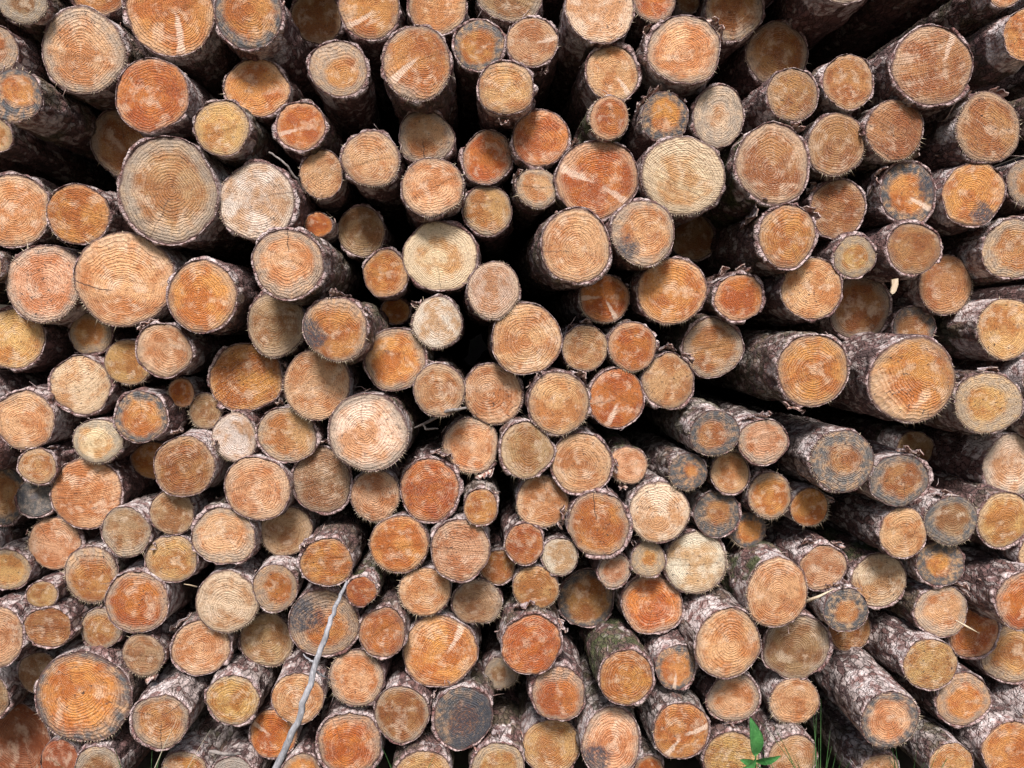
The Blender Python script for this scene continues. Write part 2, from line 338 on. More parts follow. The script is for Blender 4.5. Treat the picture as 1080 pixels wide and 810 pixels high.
# ------------------------------------------------------------------ the logs, read off the photo
DATA = """1 23 2 26 23 t 2 .5 .97 f
2 104 -9 29 28 o 1 .9 1
3 87 54 44 43 k 2 .78 .95 f
4 180 11 47 48 o 1 .9 .94 w-80
5 262 15 35 37 o 3 .75 .94
6 -2 52 20 24 o 2 .6 .95
7 16 101 29 28 o 3 .65 .92 f
8 -3 143 16 18 y 1 .7 1
9 160 100 39 40 d 1 .95 .95
10 131 150 37 37 n 2 .8 1.1
11 178 200 54 55 t 2 .74 .92
12 234 135 29 29 y 1 .9 .97
13 270 92 34 31 o 1 .85 1
14 271 212 41 40 W 1 .9 .92 f r
15 15 222 38 38 k 1 .9 1
16 82 226 34 31 o 1 .97 .96 m
17 45 298 41 41 k 2 .8 .97 f r
18 131 295 53 49 k 1 .9 .96 c180 f
20 12 357 34 34 y 1 .9 1
21 95 352 24 23 y 2 .7 1.05
22 213 313 38 38 o 1 .9 .9
23 85 406 35 31 p 1 .95 .95 m
24 135 382 24 24 y 1 .9 1.05 f
25 173 369 29 29 k 1 .9 .96 F
26 259 399 40 38 o 1 .95 .94 m
27 304 278 38 37 k 2 .7 .9 c90 r
28 336 237 15 13 d 1 .95 1
29 381 244 25 27 t 1 .9 1.04
30 407 288 24 26 o 1 .9 1
31 464 270 38 39 p 1 .6 .97
32 417 328 16 14 o 1 .9 1.1
33 461 340 26 26 W 1 .9 .98 f
34 521 306 28 29 p 1 .8 .93 f m
35 291 342 31 33 t 1 .8 1.06 f
36 354 346 34 34 o 2 .85 .9 s185 F f
37 417 378 34 34 o 2 .8 1.02 h
38 334 406 35 37 k 1 .9 .99 f
39 463 411 27 28 k 1 .8 .99 f r
40 520 415 31 32 k 1 .9 .98 f r
41 555 358 37 38 k 1 .95 .96 r
42 334 18 27 30 b 1 .9 1.08 F
43 389 7 33 34 o 1 .95 1 w220
44 461 5 31 33 k 1 .9 1
45 440 66 36 40 o 2 .88 .9 w215 f
46 357 72 30 31 o 2 .6 .96 r
47 505 47 28 27 o 3 .7 1
48 538 -6 33 31 t 2 .8 1.02
49 534 92 30 30 y 1 .95 .9 r
50 317 133 27 27 d 1 .9 .98 w200
51 339 184 24 26 k 1 .95 1 m
52 391 168 30 30 k 1 .9 .95 f r
53 449 144 30 29 k 2 .75 1 c270
54 456 197 32 32 k 1 .9 .95 f r
55 514 166 27 30 d 2 .85 .98
56 514 222 26 26 y 2 .85 1.02
58 633 8 35 38 p 1 .9 .92
59 561 44 27 27 k 1 .9 .98 w10
60 646 77 29 31 k 1 .85 .97 w-50
61 690 0 22 23 d 2 .8 1.02 f
62 726 2 12 12 b 1 .9 1.1
63 722 52 39 39 k 2 .83 .94 r F
64 775 10 31 33 n 2 .8 1.08
65 820 56 34 33 n 2 .8 1.1 r
66 643 124 21 23 d 1 .8 .92 M f
67 701 123 25 27 o 3 .65 .95 F m
68 758 122 28 32 p 2 .42 .98 r
69 570 145 30 30 d 1 .95 .98 r
70 567 198 22 21 k 2 .7 1 f
71 631 189 43 41 d 1 .85 1 w160 w-40
72 721 186 44 41 p 1 .7 .96 m f
73 816 173 39 43 n 1 .85 .93 M r
74 608 260 37 39 k 1 .92 .87 r
75 679 246 33 34 k 2 .75 .95 s220 r f
76 731 250 25 25 b 1 .9 1.08
77 638 315 26 26 d 1 .9 1 w180 w-60 f
78 709 307 36 34 o 1 .9 .96 f
79 780 314 27 26 d 1 .85 .96 F
80 617 367 24 25 k 1 .85 1 F
81 667 365 25 26 d 1 .85 .98 f
82 752 367 33 32 n 2 .75 1.02 m
83 705 402 28 31 k 1 .9 .96 F
84 650 420 30 31 d 1 1 .97 w-110
85 589 425 32 33 k 1 .9 .95 f F
86 837 100 27 28 n 1 .9 .94 m
87 895 86 28 31 n 1 .88 .95
88 984 69 41 43 n 1 .9 .87 m w60
89 1083 36 24 29 o 1 .9 .9
90 1060 -12 20 20 k 1 .9 .94
91 883 152 31 33 n 1 .9 .97 r f
92 944 137 31 31 n 1 .95 .98 m f
93 1043 135 36 37 n 1 .85 .92 m f F
94 958 203 30 35 o 3 .65 .95 s20 w-30 F
95 1027 205 33 35 o 1 .9 .97 s-60
96 884 220 30 31 n 1 .92 1 m F
97 1086 192 22 25 n 2 .6 .96 f
98 830 249 31 34 o 1 .92 .9 F r
99 964 262 29 28 n 1 .95 .96
100 902 271 23 23 y 2 .6 1
101 1069 263 32 33 y 2 .7 .92 F r
102 998 300 31 31 n 1 .9 .99 r f
103 857 305 31 33 k 1 .95 .93
104 906 324 35 35 n 2 .8 1.04
105 964 345 24 22 n 3 .75 1.07
106 1062 346 31 32 y 1 .9 .88 f
107 857 391 37 39 o 1 .92 .86 r
108 963 401 44 44 o 1 .9 .83 f r
110 26 443 33 31 k 1 .92 .96
111 148 440 29 27 o 3 .7 .94 r
112 191 414 14 15 d 1 .8 1 f
113 217 434 18 19 t 1 .9 1.03 f
114 103 465 26 23 p 2 .7 .98 f
115 247 462 24 26 W 1 .9 .97 f
116 39 492 21 19 y 1 .8 .93 F r
117 162 486 24 20 o 1 .9 1.08
118 194 492 34 33 n 1 .9 .92 F r
119 271 515 35 34 k 1 .8 .95 r
120 91 521 38 36 k 1 .95 .97 m
121 38 526 22 20 G 3 .3 1.05 s180 c60
122 0 522 27 33 b 3 .7 1.02
123 8 473 22 20 b 1 .9 1.1
124 181 540 24 23 t 1 .9 1.0
125 133 561 27 27 t 2 .8 .94 S
126 235 566 34 31 k 2 .75 .97
127 57 573 28 28 k 1 .9 .97 f
128 180 589 29 26 y 1 .85 .96 r
129 96 606 29 28 n 2 .8 .96 S f
130 8 601 25 22 y 2 .75 .97 S
131 -24 572 24 22 t 2 .7 .94
132 303 459 32 30 y 2 .8 .96 F
133 388 457 41 40 p 2 .8 .92 f
134 340 507 32 36 t 1 .9 1.06 m F
135 396 523 26 27 k 1 .9 .97 f r
136 454 517 32 34 d 1 .92 .93 F r
137 497 470 30 29 k 2 .8 .98 r f
138 301 560 27 26 t 1 .8 .99 f
139 344 594 28 25 o 1 .95 .9 F m
140 421 574 31 30 o 1 .9 .93 S f
141 485 580 31 33 k 1 .9 .93 S m
142 507 535 19 20 o 1 .95 .93 S
143 290 620 24 26 o 2 .65 .94 S
144 525 598 19 19 o 1 .9 1
146 555 475 29 30 t 1 .85 .99 r
147 613 489 33 33 k 1 .85 .96 r S
148 663 491 20 20 k 1 .9 .95 M f
149 572 529 28 27 k 1 .9 .95 S f
150 632 554 34 35 o 2 .85 1 c100
151 695 541 32 32 p 1 .9 .93 S f r
152 726 498 20 19 o 3 .35 .92 f S
153 754 457 26 24 n 3 .6 .89 S f
154 805 466 26 24 k 2 .8 .9 S F
155 770 499 21 22 k 1 .85 .97
156 756 542 25 25 n 3 .55 .96 m
157 812 523 24 24 o 2 .8 .97 f
158 789 559 19 19 o 3 .65 1.02 f
159 734 594 32 33 W 1 .95 .99 f
160 684 590 19 20 y 2 .45 .96 F
161 553 574 21 21 d 1 .9 .97 m
162 590 587 20 20 W 1 .9 .96 S
163 648 603 18 18 k 2 .7 .98
164 565 620 25 23 y 1 .95 .96 f
165 1042 425 34 31 y 2 .6 .9 f F
166 889 486 33 32 n 3 .5 .86 f S r
167 949 507 32 29 n 3 .7 .88 F S
168 966 474 21 20 b 1 .9 1.1
169 1069 491 33 33 p 2 .8 .9
170 854 535 20 20 o 1 .95 .96 f
171 953 562 26 26 k 1 .9 .9
172 1004 549 27 26 t 3 .65 .92 f
173 1059 549 30 30 y 1 .85 .93 r
174 868 599 26 24 k 1 .9 .93 F
175 927 612 30 28 p 1 .9 .92 M r
176 992 595 26 24 o 3 .5 .95 S
177 1079 634 30 31 d 2 .9 .9 F r
178 1098 585 24 24 y 1 .8 .9
179 44 627 17 14 y 1 .9 .95 c45
180 50 662 25 22 n 1 .95 .97 m
181 -3 671 29 32 k 1 .9 .96
182 144 636 35 33 d 2 .8 .94 r
183 107 663 23 22 n 2 .75 1.0
184 151 691 22 22 t 1 .9 .95 f
185 40 710 22 22 t 1 .9 1.06
186 87 736 50 48 o 3 .82 .9 r f
187 18 787 37 48 B 0 1 .95
187.5 63 803 20 24 B 0 1 1
188 169 761 32 29 n 2 .8 .9 c40 c160 c-90 r S
189 212 683 32 29 k 1 .85 .97 r
190 239 635 33 33 p 1 .8 .95 f r S
191 245 738 28 28 y 2 .85 .93 r S
192 281 675 28 28 t 1 .9 1.02 f
193 195 814 25 22 o 2 .8 .95 S
194 104 812 25 26 t 2 .7 .97
195 314 737 28 27 k 1 .9 .93 r
197 288 774 25 26 d 1 .9 1 w150
198 342 658 38 36 o 2 .62 .95 s150 r
199 381 624 17 16 d 1 1 .9 M m
200 403 667 25 27 d 1 .95 .93 r
201 448 624 27 26 k 1 .95 .96 r f
202 503 636 26 25 t 2 .85 .97 f
203 464 687 40 39 o 1 .9 .93 w50 r S
204 376 716 29 29 k 2 .8 .96 f
205 424 754 29 32 n 2 .85 .97
206 369 785 34 36 d 2 .8 .94 r S
207 488 756 34 34 n 4 .5 .95 s-20 F
208 528 710 18 16 t 2 .5 1.02 f
209 447 820 30 28 y 1 .9 .93
210 526 809 28 28 y 2 .7 .96 r
211 318 819 23 25 o 2 .8 .97
212 560 680 33 33 d 1 1 .92 F r
213 619 631 30 30 n 3 .75 1.03
214 688 637 33 31 d 2 .85 1 r
215 768 679 36 36 k 1 .9 .9 r S
216 661 715 30 29 o 1 .97 .86 r M
217 713 704 22 25 o 3 .7 .94 w-95 S
218 589 732 29 30 d 2 .75 .95
219 774 736 28 25 k 2 .75 .97
220 582 788 31 30 y 1 .9 1 r
221 644 784 32 35 k 2 .85 .94 s220 r S
222 718 771 30 31 o 1 .95 .91 w10 w-120 S
223 772 801 30 29 y 1 .95 .95 m
224 684 814 16 18 d 2 .8 .97 S
227 820 626 34 36 k 1 .9 .92 f r M
228 892 644 24 24 k 3 .5 .93 F
229 841 683 36 35 t 2 .85 1 r
230 896 664 22 24 n 1 .95 1.05
231 994 645 28 28 k 2 .7 .94 r F
232 1027 668 26 27 d 1 .9 1.03 r
233 1067 691 32 31 y 2 .75 1 r
234 982 701 29 26 y 1 .95 .88 S
235 1017 738 30 28 o 2 .65 .94 r S
236 939 760 30 30 k 3 .7 .82 S r f
237 838 740 26 24 k 1 .95 .96 f
238 836 799 27 25 k 1 .9 .94 S r
239 1068 793 33 32 o 1 .92 .88 S
240 1004 807 24 23 y 1 .9 .88 S
241 928 818 22 23 k 1 .9 .9 S
242 1106 756 28 28 o 1 .9 .92
243 893 -32 36 36 t 2 .8 1 F
244 245 822 25 24 G 2 .5 .95 S
245 1103 400 26 26 t 3 .6 .92
246 1102 443 22 22 y 1 .9 .95
247 -16 279 18 18 t 1 .8 .97
248 -20 735 30 30 t 1 .9 .96
"""
LABELS = {}
for ln in """1|grey-rimmed pale log cut by the upper edge near the top corner above the pinkish log
3|large pinkish tan log with grey-green edge below the topmost corner of the stack
4|very large orange log cut by the top edge with a pale streak at its foot
5|orange log with a grey stained crescent and long bark, cut by the top edge
9|large dark orange log touching the upper side of the grey-rimmed giant log
11|giant round tan log with a broad grey rim and thin dark bark
14|large chalky white log with fine rings beside the grey-rimmed giant log
16|glossy orange log with a dark even rim wedged between three larger tan logs
17|large pinkish log with ragged edge touching the left of the giant cracked log
18|giant egg-shaped peach log with a fine dark crack running in from one side
22|large vivid orange log with rough bark beside the giant cracked egg-shaped log
23|pale yellow log with straight slanting saw lines across its whole face
26|large orange log with smooth saw marks between two tan logs at mid height
27|large pinkish log with bullseye rings and a crack at its top
28|tiny bright orange log tucked beside the bullseye log with the top crack
31|large smooth cream log with a thin purple bark rim in the upper middle
34|cream log with stringy torn bark hanging around its edge near the middle
36|orange log with a blue-black stain along one side and peeling silver bark
37|grey-rimmed log with a small dark hole in its reddish heart
41|large salmon log with even rings in the very middle of the stack
45|large tall orange log with ragged bark tufts and a pale streak near the top
47|log with an orange core inside a mottled grey ring, above a yellowish ringed log
49|yellowish log with clear even rings jutting out over its own dark bark
54|pinkish log with sharp rings and a bristly lower edge above the smooth cream log
58|large pale log cut by the top edge showing a long dark bark side
63|large log with clear rings and a grey lower edge, high in the stack
68|pale log with a small yellow bullseye core and wide light ring
71|large orange-brown log crossed by two white flared streaks
72|large pale cream log with faint rings beside the white-streaked orange-brown log
73|large tan log with close rings and mossy bark, upper part of the stack
74|large peach log jutting out with reddish bark beside a black gap
75|round tan log speckled black along its lower edge
77|small brownish orange log with two thin pink scratches below the jutting peach log
79|deep orange log with a white curl of bark at its top
84|brightest deep orange log with one thin pale scratch, just below the middle
85|orange tan log with a ragged edge and bark scrap beside the brightest orange log
88|large orange log with slanting saw lines and long peeling bark beside the black void
93|big tan log with a flap of bark on its shoulder near the upper right edge
94|grey-black stained log with ragged shards of pale bark on its top
95|orange log with a dark slate patch at the bottom of its face
100|small yellowish log with a pale edge beneath a saw-marked orange log
101|yellow-ringed log with a wide pale rim cut by the right edge
103|peach log with smooth dark striped bark resting above the big scaly pair
106|bright tan log with long rough grey bark cut by the right edge
107|large orange log with pink peeling bark, partner of the biggest scaly log
108|biggest orange log on the right with a thick scaly pinkish grey bark
110|pinkish log with a pale clean rim cut by the left edge at mid height
111|log with an orange core inside a greenish grey ring and dark bark
115|whitish pink log with a fringe of torn fibres along its lower edge
116|small cream log with a branch stub and curling bark at one side
118|dark orange log under a loose curl of silver bark
120|large tan log with saw lines and scattered grey mould spots
121|blue-grey stained log squeezed under the small cream stubbed log
122|dark brown log with blackened wood cut by the left edge
126|tan log with an orange middle and wide pale rim, lower left of the mottled log
133|large mottled fibrous tan log with a shaggy edge
134|dull yellow-brown log with a purple bark scrap under the large mottled log
136|deep orange log with a cap of torn white and purple bark
139|orange log with long green-grey bark sloping up, above the leaning branch
150|large orange-brown log with a short dark nick near its top
151|pale log with fine rings under a hood of pinkish white bark
152|small slate-blue log with a tiny orange core
153|grey-ringed log with brownish core at the end of long silver bark
156|grey log with a brown sawn core below the slate-blue log
159|fuzzy plain cream log without visible rings, lower middle of the stack
162|small white log under grey bark in the lower middle
165|shaggy grey-rimmed log with a yellow core beside the biggest scaly log
166|dark grey-green stained log with a small brown core and silver bark
167|log with a grey lower rim under pale splintered bark
169|cream log with reddish bark cut by the right edge
172|log with a pinkish tan core and a shaggy blue-grey ring
176|dark-ringed log with a small round orange core, lower right
182|large deep orange log with a yellow rim, lower left of the stack
186|giant log with pale rings and a thick bark collar near the bottom left corner
187|smooth reddish brown log in the bottom left corner with no bark
188|tan log with three cracks meeting in a star and broad silver bark above
190|pale orange log with a ragged white rim, lower left of the stack
198|log with a black stain at its upper side crossed by the leaning grey branch
203|large orange tan log with a pink scratch near its upper edge, lower middle
207|log half blackened blue-grey with a rusty brown side, bottom middle
212|red-orange log with a notch and torn white bark on top
214|reddish brown log with fine rings and a grey lower edge, lower middle
215|large pale ringed log at the end of silver pinkish bark, lower right of middle
216|orange log at the end of a long mossy bark side
217|small orange log with a pale teardrop knot and dark rim
222|tan orange log with a pale side streak, beside the green seedling
227|large pale pinkish log with frayed lower edge and mossy bark, lower right
229|tan log with wide rings and a bluish grey rim, under the frayed pale log
231|ringed log with pale grey rim and a white splinter at its edge
234|yellow-orange log at the end of long dark bark below the pale-rimmed log
236|pale log with a grey rim at the end of the longest exposed bark trunk
239|orange log with long grey bark in the bottom right corner
2|orange log directly above the big log with the grey-green edge
6|orange log with greyish rim below and left of the corner log
7|orange log with grey-stained rim below and left of the big log with the grey-green edge
10|large shadowed orange-brown log with greyish rim above and left of the grey-rimmed giant log
12|yellowish log above and right of the grey-rimmed giant log
13|orange log directly below the grey crescent log at the top edge
15|large pinkish tan log to the left of the glossy dark-rimmed orange log
20|yellowish log below and left of the large ragged pinkish log
21|shadowed yellowish log with greyish rim below and left of the giant cracked log
24|shadowed yellowish log with frayed edge above and right of the pale saw-lined log
25|pinkish tan log below and left of the large vivid orange log
29|dull tan log to the right of the tiny orange log
30|orange log to the left of the large smooth cream log
32|small shadowed orange log directly above the log with the dark hole
33|whitish log with frayed edge above and right of the log with the dark hole
35|shadowed dull tan log with frayed edge to the left of the blue-stained orange log
38|pinkish tan log with frayed edge above and left of the large mottled log
39|pinkish tan log with frayed edge below and right of the log with the dark hole
40|pinkish tan log with frayed edge below and left of the large salmon log
42|shadowed brown log to the right of the grey crescent log at the top edge
43|orange log with a pale streak above and left of the tall tufted orange log
44|pinkish tan log directly above the tall tufted orange log
46|orange log with greyish rim to the left of the tall tufted orange log
48|dull tan log with greyish rim above and right of the grey-ringed orange core log
51|pinkish tan log with saw marks directly above the tiny orange log
52|pinkish tan log with frayed edge above and left of the bristly pinkish log
53|pinkish tan log with greyish rim directly above the bristly pinkish log
55|deep orange log with greyish rim above and right of the bristly pinkish log
56|yellowish log with greyish rim above and right of the large smooth cream log
59|pinkish tan log with a pale streak to the right of the grey-ringed orange core log
60|pinkish tan log directly below the large pale log at the top edge
61|deep orange log to the right of the large pale log at the top edge
62|small shadowed brown log directly above the large clear-ringed log
64|shadowed orange-brown log with greyish rim above and right of the large clear-ringed log
66|deep orange log with frayed edge directly above the large white-streaked log
67|orange log with grey-stained rim to the left of the pale bullseye log
69|deep orange log with clear rings above and left of the large white-streaked log
70|pinkish tan log with greyish rim to the left of the large white-streaked log
76|shadowed brown log to the right of the black-speckled log
78|orange log with frayed edge below and right of the black-speckled log
80|pinkish tan log to the right of the large salmon log
81|deep orange log with frayed edge directly above the brightest deep orange log
82|orange-brown log below and left of the orange log with the white bark curl
83|pinkish tan log to the right of the brightest deep orange log
86|orange-brown log with saw marks directly above the large close-ringed tan log
91|orange-brown log with frayed edge to the right of the large close-ringed tan log
92|orange-brown log with frayed edge directly above the log with ragged bark shards
96|orange-brown log with saw marks directly above the small yellowish log
97|orange-brown log with greyish rim to the right of the log with the slate patch
98|orange log with clear rings above and left of the peach log with striped bark
99|orange-brown log directly below the log with ragged bark shards
104|orange-brown log with greyish rim to the right of the peach log with striped bark
105|shadowed orange-brown log with grey-stained rim directly above the biggest scaly log
112|small deep orange log with frayed edge above and right of the greenish-ringed log
113|small dull tan log with frayed edge above and left of the fringed whitish log
114|pale cream log with greyish rim directly above the large mould-spotted log
117|shadowed orange log to the left of the silver-curled log
119|pinkish tan log with clear rings above and right of the pale-rimmed tan log
123|shadowed brown log below and left of the pale-rimmed log at the left edge
124|dull tan log directly below the silver-curled log
125|dull tan log with greyish rim below and right of the large mould-spotted log
127|pinkish tan log with frayed edge below and left of the large mould-spotted log
128|yellowish log with clear rings above and right of the yellow-rimmed deep orange log
129|orange-brown log with greyish rim above and left of the yellow-rimmed deep orange log
131|dull tan log below and left of the blackened log at the left edge
132|yellowish log with greyish rim above and left of the dull yellow-brown log
135|pinkish tan log with frayed edge to the left of the white-capped orange log
137|pinkish tan log with greyish rim above and right of the white-capped orange log
138|dull tan log with frayed edge above and left of the sloping-barked orange log
140|orange log with frayed edge below and left of the white-capped orange log
141|pinkish tan log with saw marks below and right of the white-capped orange log
142|small orange log to the right of the white-capped orange log
143|orange log with greyish rim to the right of the ragged white-rimmed log
146|dull tan log with clear rings below and left of the ragged orange tan log
147|pinkish tan log with clear rings directly above the nicked orange-brown log
148|small pinkish tan log with frayed edge above and left of the pale hooded log
149|pinkish tan log with frayed edge above and left of the nicked orange-brown log
154|pinkish tan log with greyish rim to the right of the long silver-barked log
155|pinkish tan log to the right of the slate-blue log
157|orange log with greyish rim to the right of the grey log with the brown core
158|small orange log below and right of the grey log with the brown core
160|small yellowish log with greyish rim directly above the reddish brown log
161|deep orange log with saw marks to the left of the small white log
163|small pinkish tan log with greyish rim above and left of the reddish brown log
164|yellowish log with frayed edge below and left of the small white log
168|small shadowed brown log above and right of the log with splintered bark
170|small orange log with frayed edge below and left of the large grey-green log
171|pinkish tan log directly below the log with splintered bark
173|yellowish log with clear rings to the right of the blue-ringed shaggy log
174|pinkish tan log above and right of the large frayed pale log
175|pale cream log with clear rings to the left of the dark-ringed log
180|orange-brown log with saw marks above and left of the giant collared log
183|orange-brown log with greyish rim below and left of the yellow-rimmed deep orange log
184|dull tan log with frayed edge directly below the yellow-rimmed deep orange log
185|shadowed dull tan log directly above the smooth reddish corner log
187.5|small reddish brown log peeping from behind the smooth reddish corner log
189|pinkish tan log with clear rings below and left of the ragged white-rimmed log
192|dull tan log with frayed edge below and right of the ragged white-rimmed log
193|orange log with greyish rim below and right of the star-cracked log
194|dull tan log with greyish rim directly below the giant collared log
199|small deep orange log above and right of the black-stained log behind the branch
200|deep orange log with clear rings to the right of the black-stained log behind the branch
201|pinkish tan log with frayed edge directly above the large pink-scratched log
202|dull tan log with greyish rim above and right of the large pink-scratched log
204|pinkish tan log with greyish rim below and right of the black-stained log behind the branch
205|orange-brown log with greyish rim to the left of the half-blackened log
208|small dull tan log with greyish rim below and left of the notched red-orange log
209|yellowish log below and left of the half-blackened log
210|yellowish log with greyish rim below and right of the half-blackened log
213|orange-brown log with grey-stained rim below and right of the small white log
218|deep orange log with greyish rim below and right of the notched red-orange log
219|pinkish tan log with greyish rim directly below the large pale log in silver bark
221|pinkish tan log with greyish rim directly below the mossy-barked orange log
223|yellowish log with saw marks below and right of the log beside the seedling
224|small deep orange log with greyish rim below and left of the log beside the seedling
228|pinkish tan log with grey-stained rim above and right of the bluish-rimmed tan log
230|shadowed orange-brown log to the right of the bluish-rimmed tan log
232|deep orange log with clear rings below and right of the splintered pale-rimmed log
235|orange log with greyish rim below and right of the yellow log with long dark bark
237|pinkish tan log with frayed edge directly below the bluish-rimmed tan log
240|yellowish log to the left of the bottom right corner log
241|pinkish tan log directly below the longest exposed trunk
242|orange log above and right of the bottom right corner log
245|dull tan log below and right of the rough-barked log at the right edge
246|yellowish log above and right of the cream log at the right edge
247|small dull tan log to the left of the large ragged pinkish log
248|dull tan log above and left of the smooth reddish corner log
8|small yellowish log end showing only a sliver at the left edge above the pinkish log
50|orange log with a pale wedge at one side, between two tan logs, upper left
65|shadowed brown log deep beside the black void, just above an orange saw-marked log
87|pinkish tan log with grey bark tucked under the flank of the large slant-sawn log
89|orange log with long grey bark cut by the right edge near the top corner
90|small pinkish log at the top right corner showing mostly its bark
102|tan orange log with clear rings behind the rough-barked log at the right edge
130|yellowish log with grey rim and silver bark cut by the left edge, below middle
144|small orange log under two larger pinkish logs, below the white-capped orange log
177|deep orange log with peeling purple bark cut by the right edge, lower part
178|log reaching out of view at the right edge, its dark bark above the purple-barked log
179|small yellowish cracked log above a deep orange one, near the lower left edge
181|pinkish tan log half cut by the left edge beside a deep orange saw-marked log
191|yellowish log with grey rim and silver bark, midway between star-cracked log and leaning branch
195|pinkish tan log with clear rings half hidden behind the leaning grey branch
197|deep orange log with a pale streak at the foot of the leaning branch
206|large deep orange log with greyish rim at the bottom edge right of the branch
211|orange log at the bottom edge touching the lower end of the leaning branch
220|yellowish log with clear rings at the bottom edge, below a red-hearted log
233|yellowish log with clear rings cut by the right edge, behind a small amber log
238|pinkish tan log at the bottom edge between the green seedling and the grass tuft
243|dark log above the top edge with a silver strip of bark hanging into view
244|grey weathered log at the bottom edge beneath the short level twig""".strip().splitlines():
    k, v = ln.split('|', 1); LABELS[k.strip()] = v.strip()

class L: pass
logs = []
for ln in DATA.strip().splitlines():
    t = ln.split(); l = L()
    l.id = t[0]; l.x, l.y, l.rx, l.ry = map(float, t[1:5]); l.rx *= 1.05; l.ry *= 1.05; l.col = t[5]; l.ring = int(t[6]); l.heart = float(t[7]); l.s0 = float(t[8]); l.ex = t[9:]
    l.off = False
    logs.append(l)

rng = random.Random(11)
# the pile goes on past the edges of the picture: two courses of further logs
def fits(x, y, r):
    for q in logs:
        if math.hypot(q.x - x, q.y - y) < (q.rx + q.ry) / 2 + r - 3: return False
    return True
for _ in range(9000):
    x = rng.uniform(-150, 1230); y = rng.uniform(-170, 815)
    r = rng.choice((24, 28, 32, 36, 40))
    if -r - 6 < x < 1086 + r and -r - 6 < y: continue
    if y > 818 - r * .2 and -30 < x < 1110: continue
    if fits(x, y, r):
        l = L(); l.id = None; l.x, l.y, l.rx, l.ry = x, y, r, r * rng.uniform(.92, 1.05)
        l.col = rng.choice('okty'); l.ring = rng.choice((1, 2)); l.heart = rng.uniform(.7, .95); l.s0 = rng.uniform(.94, 1.0); l.ex = ['r']; l.off = True
        logs.append(l)

# depth of every end, so that no log runs through another
VX, VY = 500.0, 350.0
n = len(logs)
p = np.array([(l.x - VX, l.y - VY) for l in logs]); rx = np.array([l.rx for l in logs]); ry = np.array([l.ry for l in logs])
s0 = np.array([1 + (l.s0 - 1) * (.5 if l.s0 < 1 else 1.3) for l in logs]); s = s0.copy()
lock = np.array([l.id in ('151', '108', '236', '74', '45', '212') for l in logs])
dp = p[:, None] - p[None]
near = (np.hypot(dp[..., 0], dp[..., 1]) < 150) & ~np.eye(n, dtype=bool)
I, J = np.where(np.triu(near))
for it in range(500):
    X = p * s[:, None]; d = X[I] - X[J]; dist = np.hypot(d[:, 0], d[:, 1]) + 1e-6; u = d / dist[:, None]
    def rad(k): return rx[k] * ry[k] / np.sqrt((ry[k] * u[:, 0]) ** 2 + (rx[k] * u[:, 1]) ** 2)
    ri, rj = rad(I), rad(J)
    ov = np.maximum(0, .94 * (ri * s[I] + rj * s[J]) - dist)
    g_i = ov * (ri - (u * p[I]).sum(1)); g_j = ov * (rj + (u * p[J]).sum(1))
    g = np.zeros(n); np.add.at(g, I, g_i); np.add.at(g, J, g_j)
    s = s - np.clip(g * 6e-6, -.006, .006) * np.where(lock, .15, 1) - (s - s0) * np.where(lock, .05, .01)
    s = np.clip(s, .76, 1.32)
open('/tmp/s.txt','w').write(repr([(l.id,round(float(a),3)) for l,a in zip(logs,s)])+str(ov.max())+' '+str(ov.mean()));print('overlap px: max %.1f mean %.2f, s %.2f..%.2f' % (ov.max(), ov.mean(), s.min(), s.max()))

# the colour of each sort of wood: heartwood, fresh or weathered, with shade put into two browns
PAL = {'o': (.61, .264, .062), 'd': (.57, .180, .028), 'k': (.68, .378, .182), 't': (.40, .245, .11), 'y': (.61, .35, .12),
       'p': (.76, .57, .36), 'b': (.40, .22, .09), 'G': (.22, .21, .20), 'W': (.80, .70, .55), 'B': (.36, .13, .06), 'n': (.44, .205, .062)}  # b takes in shade of recessed ends, n that of the upper right too

